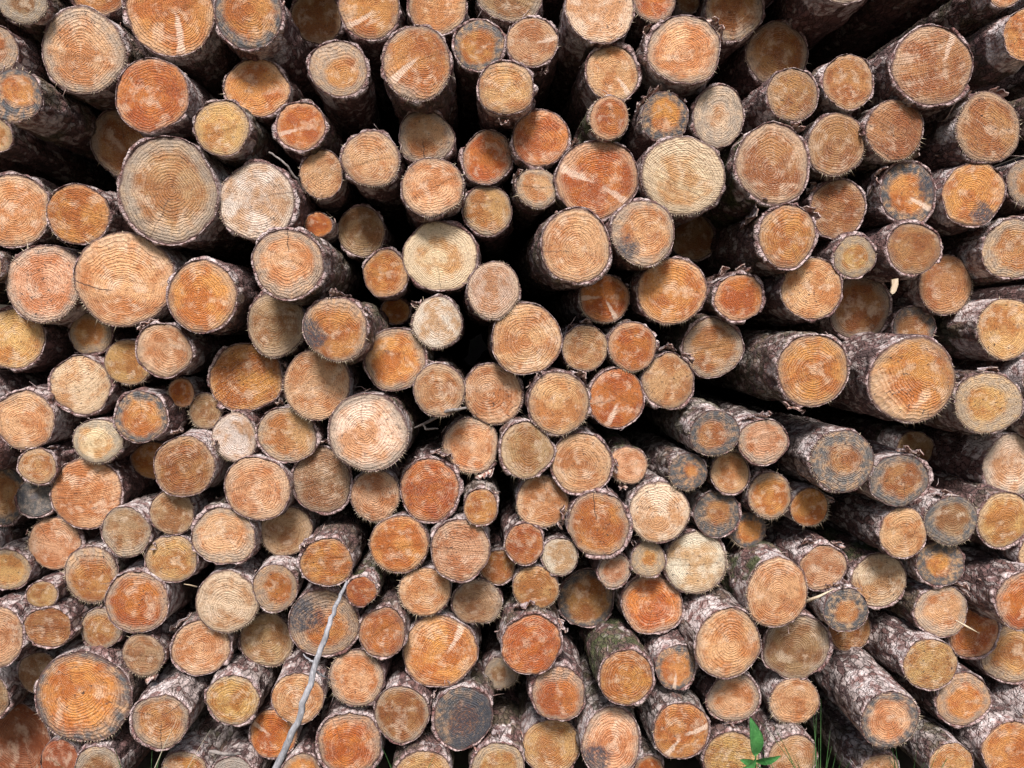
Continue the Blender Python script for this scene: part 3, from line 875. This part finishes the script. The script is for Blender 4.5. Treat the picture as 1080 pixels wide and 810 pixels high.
def log_mesh(l, rng, rxw, rzw):
    sd = rng.uniform(0, 100)
    hi = l.s0 < .95 and not l.off
    nt = 96 if max(rxw, rzw) > .07 else 80
    if l.off: nt = 48
    th = np.linspace(0, 2 * math.pi, nt, endpoint=False); ct, st = np.cos(th), np.sin(th)
    # outline of the trunk: an ellipse with shallow swellings
    out = 1 + .10 * fbm(ct * .9 + sd, st * .9, th * 0 + sd, 2) + .035 * fbm(ct * 3 + sd, st * 3, th * 0, 2)
    out = out + rng.uniform(0, .03) * np.cos(2 * th + rng.uniform(0, 6)) + rng.uniform(0, .025) * np.cos(3 * th + rng.uniform(0, 6)) + rng.uniform(0, .012) * np.cos(5 * th + rng.uniform(0, 6))
    # a flat or slightly hollow side on many of them
    fa = rng.uniform(0, 6.283); out = out - rng.choice((0, .02, .05)) * np.exp(-((np.angle(np.exp(1j * (th - fa)))) / .45) ** 2)
    if l.col == 'B': out = out * 0 + 1
    Rx, Rz = rxw * out, rzw * out
    Rm = (rxw + rzw) / 2
    tb = (.03 + .045 * rng.random()) * (1 + 2.2 * fbm(ct * 1.6, st * 1.6 + sd, th * 0, 3))
    tb = np.clip(tb, .008, .14)
    frayed = 'f' in l.ex
    if frayed: tb = np.minimum(tb, .03)
    kj = .022 * fbm(ct * 5 + sd, st * 5, th * 0, 3) + .012 * fbm(ct * 16, st * 16 + sd, th * 0, 2)
    # sideways slant of the cut
    ax, az = rng.gauss(0, .035), rng.gauss(0, .035)
    kw = 1 - tb + kj
    def sl(x, z): return ax * x + az * z
    # --- cut end
    nr = 14
    rho = np.linspace(0, 1, nr + 1)[1:]
    X = (rho[:, None] * (Rx * kw * ct)[None]); Z = (rho[:, None] * (Rz * kw * st)[None])
    px, pz = rng.gauss(0, .11), rng.gauss(0, .11)
    fall = 1 - rho[:, None] ** 2
    U = rho[:, None] * ct[None] - px * fall; W = rho[:, None] * st[None] - pz * fall
    sa_ = l.saw_a; vv_ = -math.sin(sa_) * X + math.cos(sa_) * Z
    Y = .0013 * np.round(2.2 * fbm(vv_ * 24 + sd, X * 3, Z * 0, 2)) + .003 * fbm(X * 14 + sd, Z * 14, X * 0, 2) * (rho[:, None] < 1) + sl(X, Z) + .0035 * rho[:, None] ** 14 + .0016 * fbm(X * 60 + sd, Z * 60, X * 0, 2)
    mb = MB()
    V = np.stack([X, Y, Z], -1).reshape(-1, 3); V = np.concatenate([[[0, Y[0].mean(), 0]], V])
    uv = np.stack([U, W, U * 0], -1).reshape(-1, 3); uv = np.concatenate([[[-px, -pz, 0]], uv])
    rr = np.concatenate([[0], np.repeat(rho, nt)])
    q = grid_faces(nr, nt) + 1
    tri = [(0, 1 + k, 1 + (k + 1) % nt) for k in range(nt)]
    mb.add(V, q[:, ::-1], fuv=uv, rr=rr, fib=rr * 0)
    mb.f.append(tri)
    # fibres left standing along the edge
    nf = 0 if l.off or l.col == 'B' else (rng.randint(50, 130) if frayed else rng.choice((0, 4, 10, 24)))
    base = rng.uniform(math.pi * 1.0, math.pi * 1.9)
    for _ in range(nf):
        a = rng.gauss(base, .6) if rng.random() < .8 else rng.uniform(0, 6.283)
        k = int(a / (2 * math.pi) * nt) % nt
        x0, z0 = Rx[k] * kw[k] * ct[k] * .985, Rz[k] * kw[k] * st[k] * .985
        ln_ = rng.uniform(.002, .0075) * (2.2 if rng.random() < .12 else 1); wd = rng.uniform(.0004, .0011)
        dx, dz = ct[k] + rng.gauss(0, .45), st[k] + rng.gauss(0, .45) - .25; dy = rng.uniform(-.9, .3)
        tx, tz = -st[k] * wd, ct[k] * wd
        y0 = sl(x0, z0) + .001
        vs = [(x0 + tx, y0, z0 + tz), (x0 - tx, y0, z0 - tz), (x0, y0 + .002, z0), (x0 + dx * ln_, y0 + dy * ln_, z0 + dz * ln_)]
        mb.add(vs, [(0, 1, 3), (1, 2, 3), (2, 0, 3)], fuv=[(ct[k], st[k], 0)] * 4, rr=[.9] * 4, fib=[1] * 4)
    cut = mb.mesh('cut_end')
    # --- bark
    if hi: ys = list(np.arange(.006, .42, .0085)) + [.45, .5, .58, .7, .9, 1.3, 2, 3, 4.4]
    else: ys = list(np.arange(.007, .12, .013)) + [.14, .17, .21, .27, .36, .5, .8, 1.6, 3, 4.4]
    if l.off: ys = [.01, .05, .2, .6, 1.6, 3, 4.4]
    ys = np.array(ys)
    rimj = .006 * fbm(ct * 4 + sd, st * 4, th * 0 + 3, 3) * 2 + .003 * fbm(ct * 14, st * 14 + sd, th * 0, 2) * 2
    if frayed: rimj += .004
    rings = []; tornA = []; rimA = []
    # patches where the bark has come away behind the cut
    tl = .04 + .10 * rng.random()
    tmask1 = sstep(.06 + rng.uniform(-.10, .10), .12, fbm(ct * 1.1 + sd, st * 1.1 + 9, th * 0, 2))
    if l.col == 'B': tmask1 = tmask1 * 0 + 1
    def ring(fac_x, fac_z, y, torn, rim):
        x, z = fac_x * ct, fac_z * st
        rings.append(np.stack([x, y + sl(x, z), z], -1)); tornA.append(torn); rimA.append(np.full(nt, rim))
    drop0 = tmask1
    ro = 1 - drop0 * tb
    ring(Rx * kw * .985, Rz * kw * .985, np.full(nt, .008), drop0 * 0, 1.0)
    ring(Rx * kw * 1.004, Rz * kw * 1.004, np.maximum(rimj, -.002) + .001, drop0 * 0, 1.0)
    ring(Rx * (ro - .012), Rz * (ro - .012), rimj + .0005, drop0, .8)
    nrim = len(rings)
    Yg = ys[:, None] + rimj[None] * np.exp(-ys[:, None] / .02) + np.zeros((1, nt))
    gx = ct[None] * rxw + Yg * 0; gz = st[None] * rzw + Yg * 0
    tm = tmask1[None] * sstep(tl * 1.3, tl * .7, Yg + .06 * fbm(gx * 22, Yg * 16, gz * 22 + sd, 3))
    plates = fbm(gx * 42 + sd, Yg * 20, gz * 42, 3); bumps = fbm(gx * 12 + sd, Yg * 6, gz * 12, 2)
    dsp = (.0085 * np.tanh(plates * 7) * .6 + .015 * bumps) * (1 - tm) * min(1, Rm / .06)
    if l.off: dsp *= .5
    taper = 1 + l.taper * Yg
    FX = (Rx[None] * (1 - tm * tb[None]) + dsp) * taper; FZ = (Rz[None] * (1 - tm * tb[None]) + dsp) * taper
    gv = np.stack([FX * ct, Yg + sl(FX * ct, FZ * st) * np.exp(-Yg / .15), FZ * st], -1)
    V = np.concatenate([np.concatenate(rings), gv.reshape(-1, 3)])
    tornv = np.concatenate([np.concatenate(tornA), tm.ravel()]); rimv = np.concatenate([np.concatenate(rimA), np.exp(-(Yg - rimj[None]).ravel() / .0035) * .7])
    nrg = nrim + len(ys)
    mb = MB(); mb.add(V, grid_faces(nrg, nt), torn=tornv, rim=rimv)
    mb.f.append([tuple(nrg * nt - nt + k for k in range(nt))])
    bark = mb.mesh('bark')
    return cut, bark, (Rx, Rz, ct, st, th)

def flake_mesh(l, rng, prof, a0, span, length, lift, y0):
    Rx, Rz, ct, st, th = prof; nt = len(th)
    nu, nv = 12, 9; rowsO, rowsI = [], []
    sd = rng.uniform(0, 50)
    for j in range(nv):
        t = j / (nv - 1)                        # 0 at the root, 1 at the curled tip by the cut
        y = y0 + length * (1 - t)
        hw = span / 2 * (1 - .45 * t ** 2) * (1 + .35 * math.sin(sd + 5 * t))
        for i in range(nu):
            v = i / (nu - 1) * 2 - 1
            a = a0 + hw * v + .12 * t * math.sin(sd)
            k = int((a % (2 * math.pi)) / (2 * math.pi) * nt) % nt
            off = .003 + lift * t ** 1.6 * (1 + .5 * math.sin(3 * v + sd)) + .003 * math.sin(7 * v + 9 * t + sd)
            yy = y + .012 * math.sin(4.3 * v + sd) * t + .006 * math.sin(11 * v + sd)
            for rows, o in ((rowsO, off + .0022 + lift * .10), (rowsI, off)):
                rows.append((math.cos(a) * (Rx[k] + o), yy, math.sin(a) * (Rz[k] + o)))
    n0 = len(rowsO)
    f = grid_faces(nv, nu, False)
    edge = [i for i in range(nu)] + [j * nu + nu - 1 for j in range(1, nv)] + [(nv - 1) * nu + i for i in range(nu - 2, -1, -1)] + [j * nu for j in range(nv - 2, 0, -1)]
    sides = [(edge[i], edge[(i + 1) % len(edge)], edge[(i + 1) % len(edge)] + n0, edge[i] + n0) for i in range(len(edge))]
    mb = MB(); mb.add(rowsO + rowsI, [tuple(q) for q in f.tolist()] + [tuple(i + n0 for i in q[::-1]) for q in f.tolist()] + sides, inside=[0] * n0 + [1] * n0)
    return mb.mesh('bark_flake')

OFF_LABEL = 'log in the part of the stack that lies beyond the edges of the photo'
for i, l in enumerate(logs):
    rng = random.Random(i * 7 + 3); l.s = float(s[i])
    c = at(l.x, l.y, l.s)
    rxw = ((at(l.x + l.rx, l.y, l.s) - c).length + (at(l.x - l.rx, l.y, l.s) - c).length) / 2
    rzw = ((at(l.x, l.y + l.ry, l.s) - c).length + (at(l.x, l.y - l.ry, l.s) - c).length) / 2
    l.taper = rng.uniform(.03, .06) + (.03 if math.hypot(l.x - VX, l.y - VY) < 170 else 0)
    l.c, l.rxw, l.rzw = c, rxw, rzw
    l.saw_a = rng.uniform(-.6, .6) if rng.random() < .7 else rng.uniform(0, 3.1)
    cut, bark, prof = log_mesh(l, rng, rxw, rzw)
    if l.off: root = thing('log', OFF_LABEL, 'log', c, 'logs stacked past the edges of the photo')
    else: root = thing('log', LABELS.get(l.id, 'log %s in the stack of timber' % l.id), 'log', c, 'logs in the timber stack')
    # a little off parallel, as stacked trunks are
    root.rotation_euler = (rng.gauss(0, R(1.3)), 0, rng.gauss(0, R(1.3)))
    b = obj('bark', bark, M_BARK, root); e = obj('cut_end', cut, M_CUT, root)
    l.root = root
    ex = l.ex
    silver = rng.uniform(.28, .55) + (.36 if 'S' in ex else 0) + (.1 if l.id in ('106', '107', '108', '165', '169', '171', '172', '173', '23', '27', '22') else 0)
    b['silver'] = silver; b['moss'] = (.9 if 'M' in ex else rng.choice((0.0, 0.0, .25, .45))); b['seed'] = rng.random()
    col = np.array(PAL[l.col]) * np.array([1 + rng.uniform(-.18, .12)] * 3) * np.array([1, 1 + rng.uniform(-.07, .03), 1 + rng.uniform(-.10, .10)])
    e.color = (*col, 1)
    e['seed'] = rng.random(); e['heart'] = l.heart * 1.0
    e['grey'] = (0, .12, .6, 1.0, 1.0)[l.ring]; e['gdark'] = (0, 0, rng.uniform(.0, .45), rng.uniform(.8, 1.0), 1.0)[l.ring]
    e['rings'] = (rng.uniform(12, 18) if 'r' in ex else rng.uniform(13, 22)) * (max(rxw, rzw) / .08) ** .6
    e['ringk'] = rng.uniform(.36, .56) if 'r' in ex else rng.uniform(.06, .26)
    e['saw'] = 1.0 if 'm' in ex else rng.choice((.1, .2, .45)); e['fuzz'] = rng.uniform(.12, .5)
    sa = l.saw_a; e['edge'] = rng.choice((.05, .2, .35, .65))
    e['sx'], e['sz'] = math.cos(sa), math.sin(sa)
    e['dirt'] = rng.choice((.4, .65, .9)) * (.2 if l.col == 'B' else 1)
    for k_ in ('wa', 'wb', 'ca', 'cb', 'cc'): e[k_ + 'x'] = 1.0; e[k_ + 'z'] = 0.0; e[k_ + 'k'] = 0.0
    e['stx'] = e['stz'] = 0.0; e['str'] = .3; e['stk'] = 0.0
    ws = ['wa', 'wb']; cs = ['ca', 'cb', 'cc']
    for t in ex:
        if t[0] == 'w':
            k_ = ws.pop(0); a = R(float(t[1:])); e[k_ + 'x'] = math.cos(a); e[k_ + 'z'] = math.sin(a); e[k_ + 'k'] = rng.uniform(.5, .8)
        elif t[0] == 'c':
            k_ = cs.pop(0); a = R(float(t[1:])); e[k_ + 'x'] = math.cos(a); e[k_ + 'z'] = math.sin(a); e[k_ + 'k'] = .9
        elif t[0] == 's' and len(t) > 1:
            a = R(float(t[1:])); q_ = .42 if l.ring == 4 else .78; e['stx'] = q_ * math.cos(a); e['stz'] = q_ * math.sin(a); e['str'] = .9 if l.ring == 4 else (.52 if l.id in ('198', '221', '36') else .34); e['stk'] = .92
        elif t == 'h': e['stx'] = -.25; e['stz'] = .2; e['str'] = .05; e['stk'] = .95
    if l.col == 'B': e['fuzz'] = 0.0; e['grey'] = 0.0; e['edge'] = 0.0; e['ringk'] = .25
    if cs and len(cs) == 3 and rng.random() < .3:
        a = rng.uniform(0, 6.28); e['ccx'] = math.cos(a); e['ccz'] = math.sin(a); e['cck'] = rng.uniform(.3, .6)
    if l.off: continue
    if l.id == '116':
        mbs = MB(); a_ = R(25); p_ = Vector((math.cos(a_) * rxw * .9, .035, math.sin(a_) * rzw * .9)); d_ = Vector((math.cos(a_), -.25, math.sin(a_)))
        tube(mbs, [p_ + d_ * (.045 * k / 5) + Vector((0, 0, .002 * math.sin(k))) for k in range(6)], [.014, .011, .009, .0085, .0085, .007], 10, rng)
        mbs.at['torn'] = [(0, np.zeros(mbs.n))]; so = obj('branch_stub', mbs.mesh('branch_stub'), M_BARK, root); so['silver'] = .4; so['moss'] = 0.0; so['seed'] = .3
    nfl = 2 if 'F' in ex else (1 if rng.random() < .18 else 0)
    for k_ in range(nfl):
        a0 = rng.uniform(.15, .85) * math.pi
        if 'F' not in ex: a0 = rng.uniform(0, 6.28)
        big = 1.6 if l.id in ('94', '98', '93', '107', '243') else .75
        if l.id == '94': a0 = R(150 - 75 * k_)
        fo = obj('bark_flake', flake_mesh(l, rng, prof, a0, rng.uniform(.3, .75) * big ** .6, rng.uniform(.03, .085) * big, rng.uniform(.004, .016) * big, rng.uniform(-.012, .015)), M_FLAKE, root)

# ------------------------------------------------------------------ twigs and plants
rng = random.Random(5)
def branch(name, label, pts, rads, mat, group=None, cat='branch', sides=()):
    P = [at(*q) for q in pts]; base = P[0].copy()
    t = thing(name, label, cat, base, group)
    def dense(P, rad, n=5):
        Q, r = [], []
        for i in range(len(P) - 1):
            for k in range(n):
                f = k / n; Q.append(P[i].lerp(P[i + 1], f) + Vector((rng.gauss(0, .0012), rng.gauss(0, .0012), rng.gauss(0, .0012)))); r.append(rad[i] + (rad[i + 1] - rad[i]) * f)
        Q.append(P[-1]); r.append(rad[-1]); return Q, r
    Q, r = dense(P, rads)
    mb = MB(); tube(mb, [q - base for q in Q], r, 10, rng); obj('stem', mb.mesh('stem'), mat, t)
    for sp, sr in sides:
        Q, r = dense([at(*q) for q in sp], sr)
        mb = MB(); tube(mb, [q - base for q in Q], r, 7, rng); obj('side_twig', mb.mesh('side_twig'), mat, t)
    return t
branch('branch', 'bare bluish grey branch leaning up across the log ends',
       [(283, 826, .80), (300, 792, .80), (313, 762, .80), (325, 728, .80), (334, 697, .81), (345, 664, .82), (356, 636, .84), (366, 613, .86)],
       [.0085, .008, .0077, .0072, .0066, .006, .005, .003], M_TWIG,
       sides=[([(335, 700, .81), (328, 697, .81), (320, 690, .82)], [.003, .0025, .0015]), ([(332, 707, .81), (342, 714, .82), (348, 718, .84)], [.003, .002, .0012])])
branch('twig', 'short grey twig lying level above the grey log end at the bottom edge', [(221, 792, .86), (238, 795, .85), (254, 795, .86)], [.004, .0045, .003], M_TWIG2, cat='twig')
branch('twig', 'thin dark twig slanting in the gap above the chalky white log', [(284, 160, .93), (300, 172, .92), (314, 190, .93), (321, 203, .95)], [.002, .0025, .003, .002], M_TWIG2, cat='twig')
branch('twig', 'pale curved twig caught in the gap beside the big mottled fibrous log', [(436, 452, 1.0), (452, 444, .97), (470, 434, .95), (492, 430, .94)], [.002, .004, .005, .003], M_TWIG2, cat='twig',
       sides=[([(446, 447, .98), (450, 453, .98), (462, 452, .97)], [.003, .003, .0015])])

# a chip of pale wood hanging under a log
cp = at(944, 299, .95); mb = MB()
v = []
for k, (dx, dz, w) in enumerate(((-.002, .012, .009), (.0, -.004, .0085), (-.004, -.022, .0075), (-.003, -.027, .003))):
    for sx, sy in ((-1, -1), (1, -1), (1, 1), (-1, 1)): v.append((dx + sx * w, sy * .0025 + .001 * k, dz + sx * .0016))
f = grid_faces(4, 4).tolist() + [[3, 2, 1, 0], [12, 13, 14, 15]]
mb.add(v, [tuple(q) for q in f]); o = obj('wood_chip', mb.mesh('wood_chip', False), M_CHIP, loc=cp)
tag(o, 'pale upright chip of raw wood hanging in a dark gap', 'wood chip')

def splinter(label, pts, rads):
    P = [at(*q) for q in pts]; mb = MB(); tube(mb, [q - P[0] for q in P], rads, 5, rng)
    o = obj('splinter', mb.mesh('splinter'), M_CHIP, loc=P[0]); tag(o, label, 'splinter')
splinter('white pointed wood splinter sticking out in front of the amber log', [(1008, 654, .93), (1020, 661, .925), (1033, 668, .92)], [.0015, .0035, .0006])
splinter('long pale splinter jutting between two ringed log ends at the lower edge of the gap', [(850, 634, .91), (864, 629, .90), (880, 621, .90)], [.005, .0038, .001])
splinter('thin whitish splinter pointing away from the frayed cream log', [(208, 619, .93), (200, 617, .925), (194, 616, .92)], [.0022, .0018, .0006])

# ground, grass, seedling
GZ = at(540, 862, .98).z
mb = MB(); nx = 60
gx = np.concatenate([-np.geomspace(900, 4, 14), np.linspace(-3.2, 3.2, 60), np.geomspace(4, 900, 14)])
gy = np.concatenate([-np.geomspace(900, 4, 14), np.linspace(-3.2, 3.2, 60), np.geomspace(4, 900, 14)])
XX, YY = np.meshgrid(gx, gy); ZZ = GZ + .05 * fbm(XX * 3, YY * 3, XX * 0, 3) * (np.hypot(XX, YY) < 6)
mb.add(np.stack([XX, YY, ZZ], -1).reshape(-1, 3), grid_faces(len(gy), len(gx), False))
o = obj('ground', mb.mesh('ground'), M_SOIL); o['kind'] = 'structure'
# unseen dark backing added behind the stack to keep light out of the gaps
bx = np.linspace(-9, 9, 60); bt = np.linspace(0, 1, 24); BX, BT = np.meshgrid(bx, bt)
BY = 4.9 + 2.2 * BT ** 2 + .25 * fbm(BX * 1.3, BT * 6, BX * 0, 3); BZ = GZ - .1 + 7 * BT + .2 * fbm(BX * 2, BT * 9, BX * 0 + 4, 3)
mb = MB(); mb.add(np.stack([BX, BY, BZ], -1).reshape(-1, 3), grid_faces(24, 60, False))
o = obj('added_backing', mb.mesh('added_backing'), M_BACKING); o['kind'] = 'structure'

def blades(specs, mat, name):
    mb = MB()
    for (px, py, s_, n_, spread, h0, h1) in specs:
        for _ in range(n_):
            b = at(px + rng.gauss(0, spread), py, s_ + rng.gauss(0, .012)); b.z = min(b.z, GZ + .03)
            h = rng.uniform(h0, h1); lean = Vector((rng.gauss(0, .35), rng.gauss(-.1, .25), 1)).normalized()
            side = Vector((lean.z, rng.gauss(0, .4), -lean.x)).normalized(); w = rng.uniform(.0013, .0026)
            v = []; nseg = 6; cur = Vector((lean.x, lean.y, 0)) * rng.uniform(.2, .9)
            for k in range(nseg + 1):
                t = k / nseg; q = b + lean * h * t + cur * h * t * t - Vector((0, 0, 1)) * h * .15 * t * t * cur.length
                ww = w * (1 - t ** 1.5) + .0002; nrm = lean.cross(side) * .0004
                v += [tuple(q - side * ww), tuple(q + nrm), tuple(q + side * ww), tuple(q - nrm)]
            mb.add(v, grid_faces(nseg + 1, 4))
    o = obj(name, mb.mesh(name), mat); o['kind'] = 'stuff'
    return o
go = blades([(862, 850, .92, 34, 6, .19, .31), (960, 850, .91, 26, 9, .15, .25), (146, 850, .92, 26, 7, .17, .30), (776, 850, .89, 14, 10, .12, .21), (3, 850, .86, 14, 4, .12, .22), (420, 850, .95, 10, 6, .14, .22)], M_GRASS, 'grass')
go['label'] = 'thin green grass blades growing up between the lowest log ends'
dg = blades([(136, 850, .87, 2, 7, .28, .42), (790, 850, .86, 5, 20, .18, .3)], M_DRY, 'dry_grass')
dg['label'] = 'pale dry grass stalks standing in front of the lowest logs'

base = at(794, 850, .82); base.z = GZ
sl_ = thing('seedling', 'bright green seedling with an upright pointed leaf at the bottom edge', 'plant', base)
top = at(797, 797, .82) - base
mb = MB(); tube(mb, [Vector((0, 0, -.02)), top * .5 + Vector((.004, 0, 0)), top, at(793, 783, .82) - base], [.0022, .002, .0017, .0012], 7); obj('stem', mb.mesh('stem'), M_LEAF, sl_)
def leaf(p0, p1, wid, cup, tw):
    a, b = at(*p0) - base, at(*p1) - base; ax = b - a; side = ax.cross(Vector((math.sin(tw), -math.cos(tw), .15))).normalized(); nrm = side.cross(ax).normalized()
    nv, nu = 15, 9; top, bot = [], []
    for j in range(nv):
        t = j / (nv - 1); hw = wid * max(.02, math.sin(math.pi * min(1, t * .97 + .03)) ** .8 * (1 - .35 * t)); bow = .09 * ax.length * math.sin(math.pi * t)
        for i in range(nu):
            v = i / (nu - 1) * 2 - 1
            q = a + ax * t + side * hw * v + nrm * (bow + cup * hw * (abs(v) ** 1.3) + .0006 * math.sin(t * 30 + abs(v) * 4))
            top.append(tuple(q)); bot.append(tuple(q - nrm * .0006))
    n0 = len(top); f = grid_faces(nv, nu, False).tolist()
    mb = MB(); edge = [i for i in range(nu)] + [j * nu + nu - 1 for j in range(1, nv)] + [(nv - 1) * nu + i for i in range(nu - 2, -1, -1)] + [j * nu for j in range(nv - 2, 0, -1)]
    mb.add(top + bot, [tuple(q) for q in f] + [tuple(i + n0 for i in q[::-1]) for q in f] + [(edge[i], edge[(i + 1) % len(edge)], edge[(i + 1) % len(edge)] + n0, edge[i] + n0) for i in range(len(edge))])
    obj('leaf', mb.mesh('leaf'), M_LEAF, sl_)
leaf((797, 797, .82), (791, 756, .815), .0215, .35, .2)
leaf((797, 803, .82), (824, 797, .80), .011, .3, 0)
leaf((796, 806, .82), (780, 801, .81), .011, .3, .3)
leaf((797, 800, .82), (781, 812, .79), .011, .3, -.3)
leaf((798, 806, .82), (817, 812, .79), .012, .3, .1)

# ------------------------------------------------------------------ scraps of bark, needles and twiglets lodged between the logs
rng = random.Random(77); mbl = MB()
for l in logs:
    if l.off: continue
    for _ in range(rng.choice((0, 1, 2, 3, 4))):
        a = rng.uniform(.1, .9) * math.pi if rng.random() < .85 else rng.uniform(0, 6.28)
        y = rng.uniform(.0, .12)
        b = l.c + Vector((math.cos(a) * l.rxw * 1.005, y, math.sin(a) * l.rzw * 1.005))
        nrm = Vector((math.cos(a), 0, math.sin(a))); tan = Vector((-math.sin(a), 0, math.cos(a)))
        yaw = rng.uniform(0, 6.28); d1 = (tan * math.cos(yaw) + Vector((0, 1, 0)) * math.sin(yaw) + nrm * rng.uniform(0, .7)).normalized(); d2 = nrm.cross(d1).normalized()
        if rng.random() < .6:      # curled scrap
            L_, W_ = rng.uniform(.008, .03), rng.uniform(.002, .007); cu = rng.uniform(-.5, .8); v = []
            for k in range(5):
                t = k / 4 - .5
                q = b + nrm * (.003 + cu * L_ * t * t) + d1 * L_ * t; wv = W_ * (1 - 1.6 * t * t) * rng.uniform(.7, 1.1)
                v += [q - d2 * wv, q + nrm * .0012, q + d2 * wv, q - nrm * .001]
            v = [tuple(x) for x in v]
            mbl.add(v, [tuple(q) for q in grid_faces(5, 4).tolist()] + [(3, 2, 1, 0), (16, 17, 18, 19)], inside=[rng.random()] * 20)
        else:                      # needle or twiglet
            L_ = rng.uniform(.015, .05); q0 = b + nrm * .003; v = []
            tube(mbl, [q0, q0 + d1 * L_ * .5 + nrm * rng.uniform(-.002, .006), q0 + d1 * L_ + d2 * rng.uniform(-.01, .01)], [.0009, .0008, .0005], 5)
            mbl.at.setdefault('inside', []).append((mbl.n - 15, np.full(15, rng.random())))
o = obj('bark_litter', mbl.mesh('bark_litter'), M_FLAKE); o['kind'] = 'stuff'; o['label'] = 'loose scraps of bark, needles and twiglets caught between the log ends'

# ------------------------------------------------------------------ light
w = bpy.data.worlds.new('World'); SC.world = w; w.use_nodes = True
nt_ = w.node_tree; bg = nt_.nodes['Background']
sky = nt_.nodes.new('ShaderNodeTexSky'); sky.sky_type = 'NISHITA'; sky.sun_disc = False
EL, AZ = 50, -6
sky.sun_elevation = R(EL); sky.sun_rotation = R(180 + AZ); sky.air_density = 1.0; sky.dust_density = 3.0
nt_.links.new(sky.outputs[0], bg.inputs[0]); bg.inputs[1].default_value = .056
sun_d = bpy.data.lights.new('sun', 'SUN'); sun_d.energy = 2.4; sun_d.angle = R(16); sun_d.color = (1, .965, .97)
sun = bpy.data.objects.new('sun', sun_d); C.objects.link(sun)
sun.rotation_euler = (R(90 - EL), 0, R(AZ)); sun.location = (0, -6, 6)

SC.render.engine = 'CYCLES'
SC.cycles.use_denoising = True
SC.cycles.max_bounces = 5; SC.cycles.diffuse_bounces = 3; SC.cycles.glossy_bounces = 2
vs = SC.view_settings; vs.view_transform = 'Standard'; vs.look = 'None'; vs.exposure = 1.42; vs.gamma = 1
vs.use_curve_mapping = False
